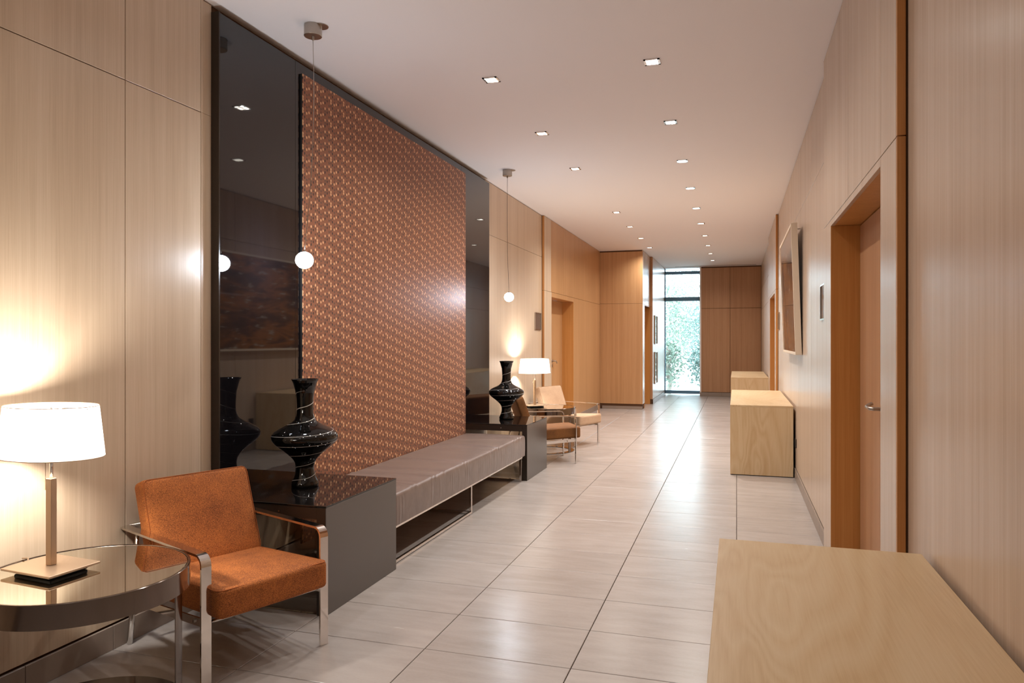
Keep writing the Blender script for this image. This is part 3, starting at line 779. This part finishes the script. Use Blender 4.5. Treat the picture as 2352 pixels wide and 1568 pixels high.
def vase(x, y, label, ph):
    t = thing('vase', label, 'vase', (x, y, .5565), 0, 'black glass vases on the consoles')
    prof = [(0.001, .0)]+[(r, z) for z, r in PRZ]+[(.0735, PRZ[-1][0]-.001), (.045, PRZ[-1][0]-.10), (.040, PRZ[-1][0]-.2), (.001, PRZ[-1][0]-.21)]
    bm = bmesh.new(); lathe(bm, prof, 72, cap=False); o = obj('body', bm, 'vase', t, True)
    bm = bmesh.new(); pts = []; zt = PRZ[-1][0]-.006; pitch = .0585; n = 44; z = .012; i = 0
    while z < zt:
        a = ph+2*pi*i/n; wob = .0012*math.sin(3*a+1)+.002*math.sin(z*37)
        pts.append((( vrad(z+wob)+.0004)*math.cos(a), (vrad(z+wob)+.0004)*math.sin(a), z+wob)); i += 1; z += (.078 if z < .13 else .060 if z < .36 else .090)/n
    pp = [Vector(p) for p in pts]; rings = []
    for k, p in enumerate(pp):
        tn = (pp[min(k+1, len(pp)-1)]-pp[max(k-1, 0)]).normalized(); nr = Vector((p.x, p.y, 0)).normalized(); q = tn.cross(nr).normalized()
        w = .0013+.0012*max(0, math.sin(k*.021+ph))**3
        rings.append([bm.verts.new(p+q*w), bm.verts.new(p+nr*.0009), bm.verts.new(p-q*w), bm.verts.new(p-nr*.002)])
    for A, B_ in zip(rings, rings[1:]):
        for j in range(4): bm.faces.new((A[j], A[(j+1) % 4], B_[(j+1) % 4], B_[j]))
    obj('spiral_thread', bm, 'thread', o, True)
vase(-2.384, 3.660, 'black glass vase with white spiral on the near console', 2.2)
vase(-2.345, 7.385, 'black glass vase with white spiral on the far console', .4)

# ------------------------------------------------------------------ pendants
def pendant(x, y, bx, by, bz, label, bend, cordmat):
    t = thing('pendant_light', label, 'pendant light', (x, y, CZ), 0, 'pendants with crackled glass balls')
    bm = bmesh.new(); lathe(bm, [(.050, -.0005), (.051, -.062), (.049, -.064), (.004, -.064)], 48); o = obj('canopy', bm, 'nickel', t); smooth_angle(o)
    bm = bmesh.new(); lathe(bm, [(.0075, -.064), (.0075, -.083), (.005, -.086)], 16); obj('cord_grip', bm, 'nickel', t, True)
    bm = bmesh.new(); lathe(bm, [(.047, -.0035), (.047, -.0005)], 32); obj('ceiling_cap', bm, 'nickel', t, loc=(.035, .02, 0))
    dz = bz-CZ; dx, dy = bx-x, by-y
    pts = []
    for i in range(25):
        s = i/24; lat = bend*math.sin(pi*s)
        pts.append((dx*s*s+lat, dy*s*s, -.086+(dz+.048+.086)*s))
    bm = bmesh.new(); tube(bm, pts, .0019, 6); obj('cord', bm, cordmat, t, True)
    bm = bmesh.new(); bmesh.ops.create_icosphere(bm, subdivisions=4, radius=.050)
    for v in bm.verts: v.co.z *= .96
    obj('glass_ball', bm, 'ball', t, True, loc=(dx, dy, dz))
    bm = bmesh.new(); lathe(bm, [(.009, .044), (.009, .056)], 12); obj('ball_cap', bm, 'chrome', t, loc=(dx, dy, dz))
pendant(-2.325, 3.650, -2.365, 3.625, 1.855, 'near pendant with a glowing crackled glass ball above the first vase', .012, 'nickel')
pendant(-2.330, 7.370, -2.312, 7.370, 1.853, 'far pendant with a glowing glass ball beside the second vase', -.006, 'browndark')

# ------------------------------------------------------------------ birch plinths
def plinth(xa, xb, ya, yb, label, zt=.726):
    t = thing('wooden_plinth', label, 'plinth', (xa, ya, 0), 0, 'long birch plinths along the right wall')
    w, L, s = xb-xa, yb-ya, .018
    bobj('top_panel', (0, w, 0, L, zt-s, zt), 'birch_top', t, bevel=.001)
    for nm, d in (('end_panel', (0, w, 0, s, .008, zt-s-.0005)), ('end_panel', (0, w, L-s, L, .008, zt-s-.0005)), ('side_panel', (0, s, s+.0005, L-s-.0005, .008, zt-s-.0005)), ('side_panel', (w-s, w, s+.0005, L-s-.0005, .008, zt-s-.0005))):
        bobj(nm, d, 'birch_side', t, bevel=.0008)
    bobj('base_board', (.012, w-.012, .012, L-.012, .0005, .0075), 'rubber', t)  # black inset board stands in for the shade in the floor gap
plinth(-.056, .556, .27, 2.566, 'long birch plinth in the near right foreground')
plinth(-.064, .549, 7.875, 10.24, 'birch plinth in the middle of the right wall below the tilted picture')
plinth(-.100, .540, 13.6, 16.3, 'birch plinth at the far end of the right wall')

# ------------------------------------------------------------------ tilted picture, signs, plates
pc = thing('framed_picture', 'large white-framed picture with ochre print tilting out from the right wall', 'picture', (.566, 7.06, 1.264))
pc.rotation_euler.y = -math.radians(1.9)
Lp, Hp, D, fw = 1.80, 1.20, .056, .024
for nm, d in (('frame', (-D, -.001, 0, fw, 0, Hp)), ('frame', (-D, -.001, Lp-fw, Lp, 0, Hp)), ('frame', (-D, -.001, fw, Lp-fw, 0, fw)), ('frame', (-D, -.001, fw, Lp-fw, Hp-fw, Hp))):
    bobj(nm, d, 'whiteframe', pc, bevel=.001)
bobj('print', (-D+.006, -.006, fw, Lp-fw, fw, Hp-fw), 'art', pc)
bobj('hook', (.002, .026, .02, .026, Hp-.06, Hp-.05), 'nickel', pc)
def sign(x, s, y, z, wd, label):
    t = thing('door_sign', label, 'sign', (x, y, z), 0, 'polished square door signs')
    bobj('plate', (min(0, s*.006), max(0, s*.006), 0, wd, 0, .245), 'signface', t, bevel=.001)
    for nm, d in (('border', (0, s*.012, 0, .010, 0, .245)), ('border', (0, s*.012, wd-.010, wd, 0, .245)), ('border', (0, s*.012, .010, wd-.010, 0, .010)), ('border', (0, s*.012, .010, wd-.010, .235, .245))):
        a, b = sorted(d[:2]); bobj(nm, (a, b)+d[2:], 'chrome', t)
sign(XR, -1, 5.26, 1.535, .26, 'mirror-polished sign on the right wall between door and tilted picture')
sign(XR, -1, 10.70, 1.537, .30, 'small polished sign on the right wall beyond the tilted picture')
sign(XL, 1, 9.80, 1.538, .32, 'small polished sign on the left wall above the far table lamp')
t = thing('wall_socket', 'dark socket plate on the right wall behind the middle plinth', 'socket', (XR, 7.76, .32))
bobj('plate', (-.010, 0, 0, .085, 0, .085), 'plug', t, bevel=.002); bobj('insert', (-.013, -.0095, .018, .067, .018, .067), 'rubber', t, bevel=.002)
t = thing('wall_plate', 'small grey plate high on the far right wall', 'wall plate', (XR, 13.9, 2.70))
bobj('plate', (-.012, 0, 0, .25, 0, .22), 'nickel', t, bevel=.002); bobj('grille', (-.014, -.0115, .03, .22, .03, .19), 'plug', t)
for z0_, z1_, lab in ((1.30, 1.94, 'slim steel notice frame on the bright wall by the window, upper one'), (.42, 1.13, 'slim steel notice frame on the bright wall by the window, lower one')):
    t = thing('notice_frame', lab, 'notice frame', (-1.745, 16.3, z0_)); hh = z1_-z0_
    bobj('glass', (0.001, .010, .012, .488, .012, hh-.012), 'signface', t)
    for d in ((0, .028, 0, .012, 0, hh), (0, .028, .488, .50, 0, hh), (0, .028, .012, .488, 0, .012), (0, .028, .012, .488, hh-.012, hh)): bobj('frame', d, 'nickel', t)
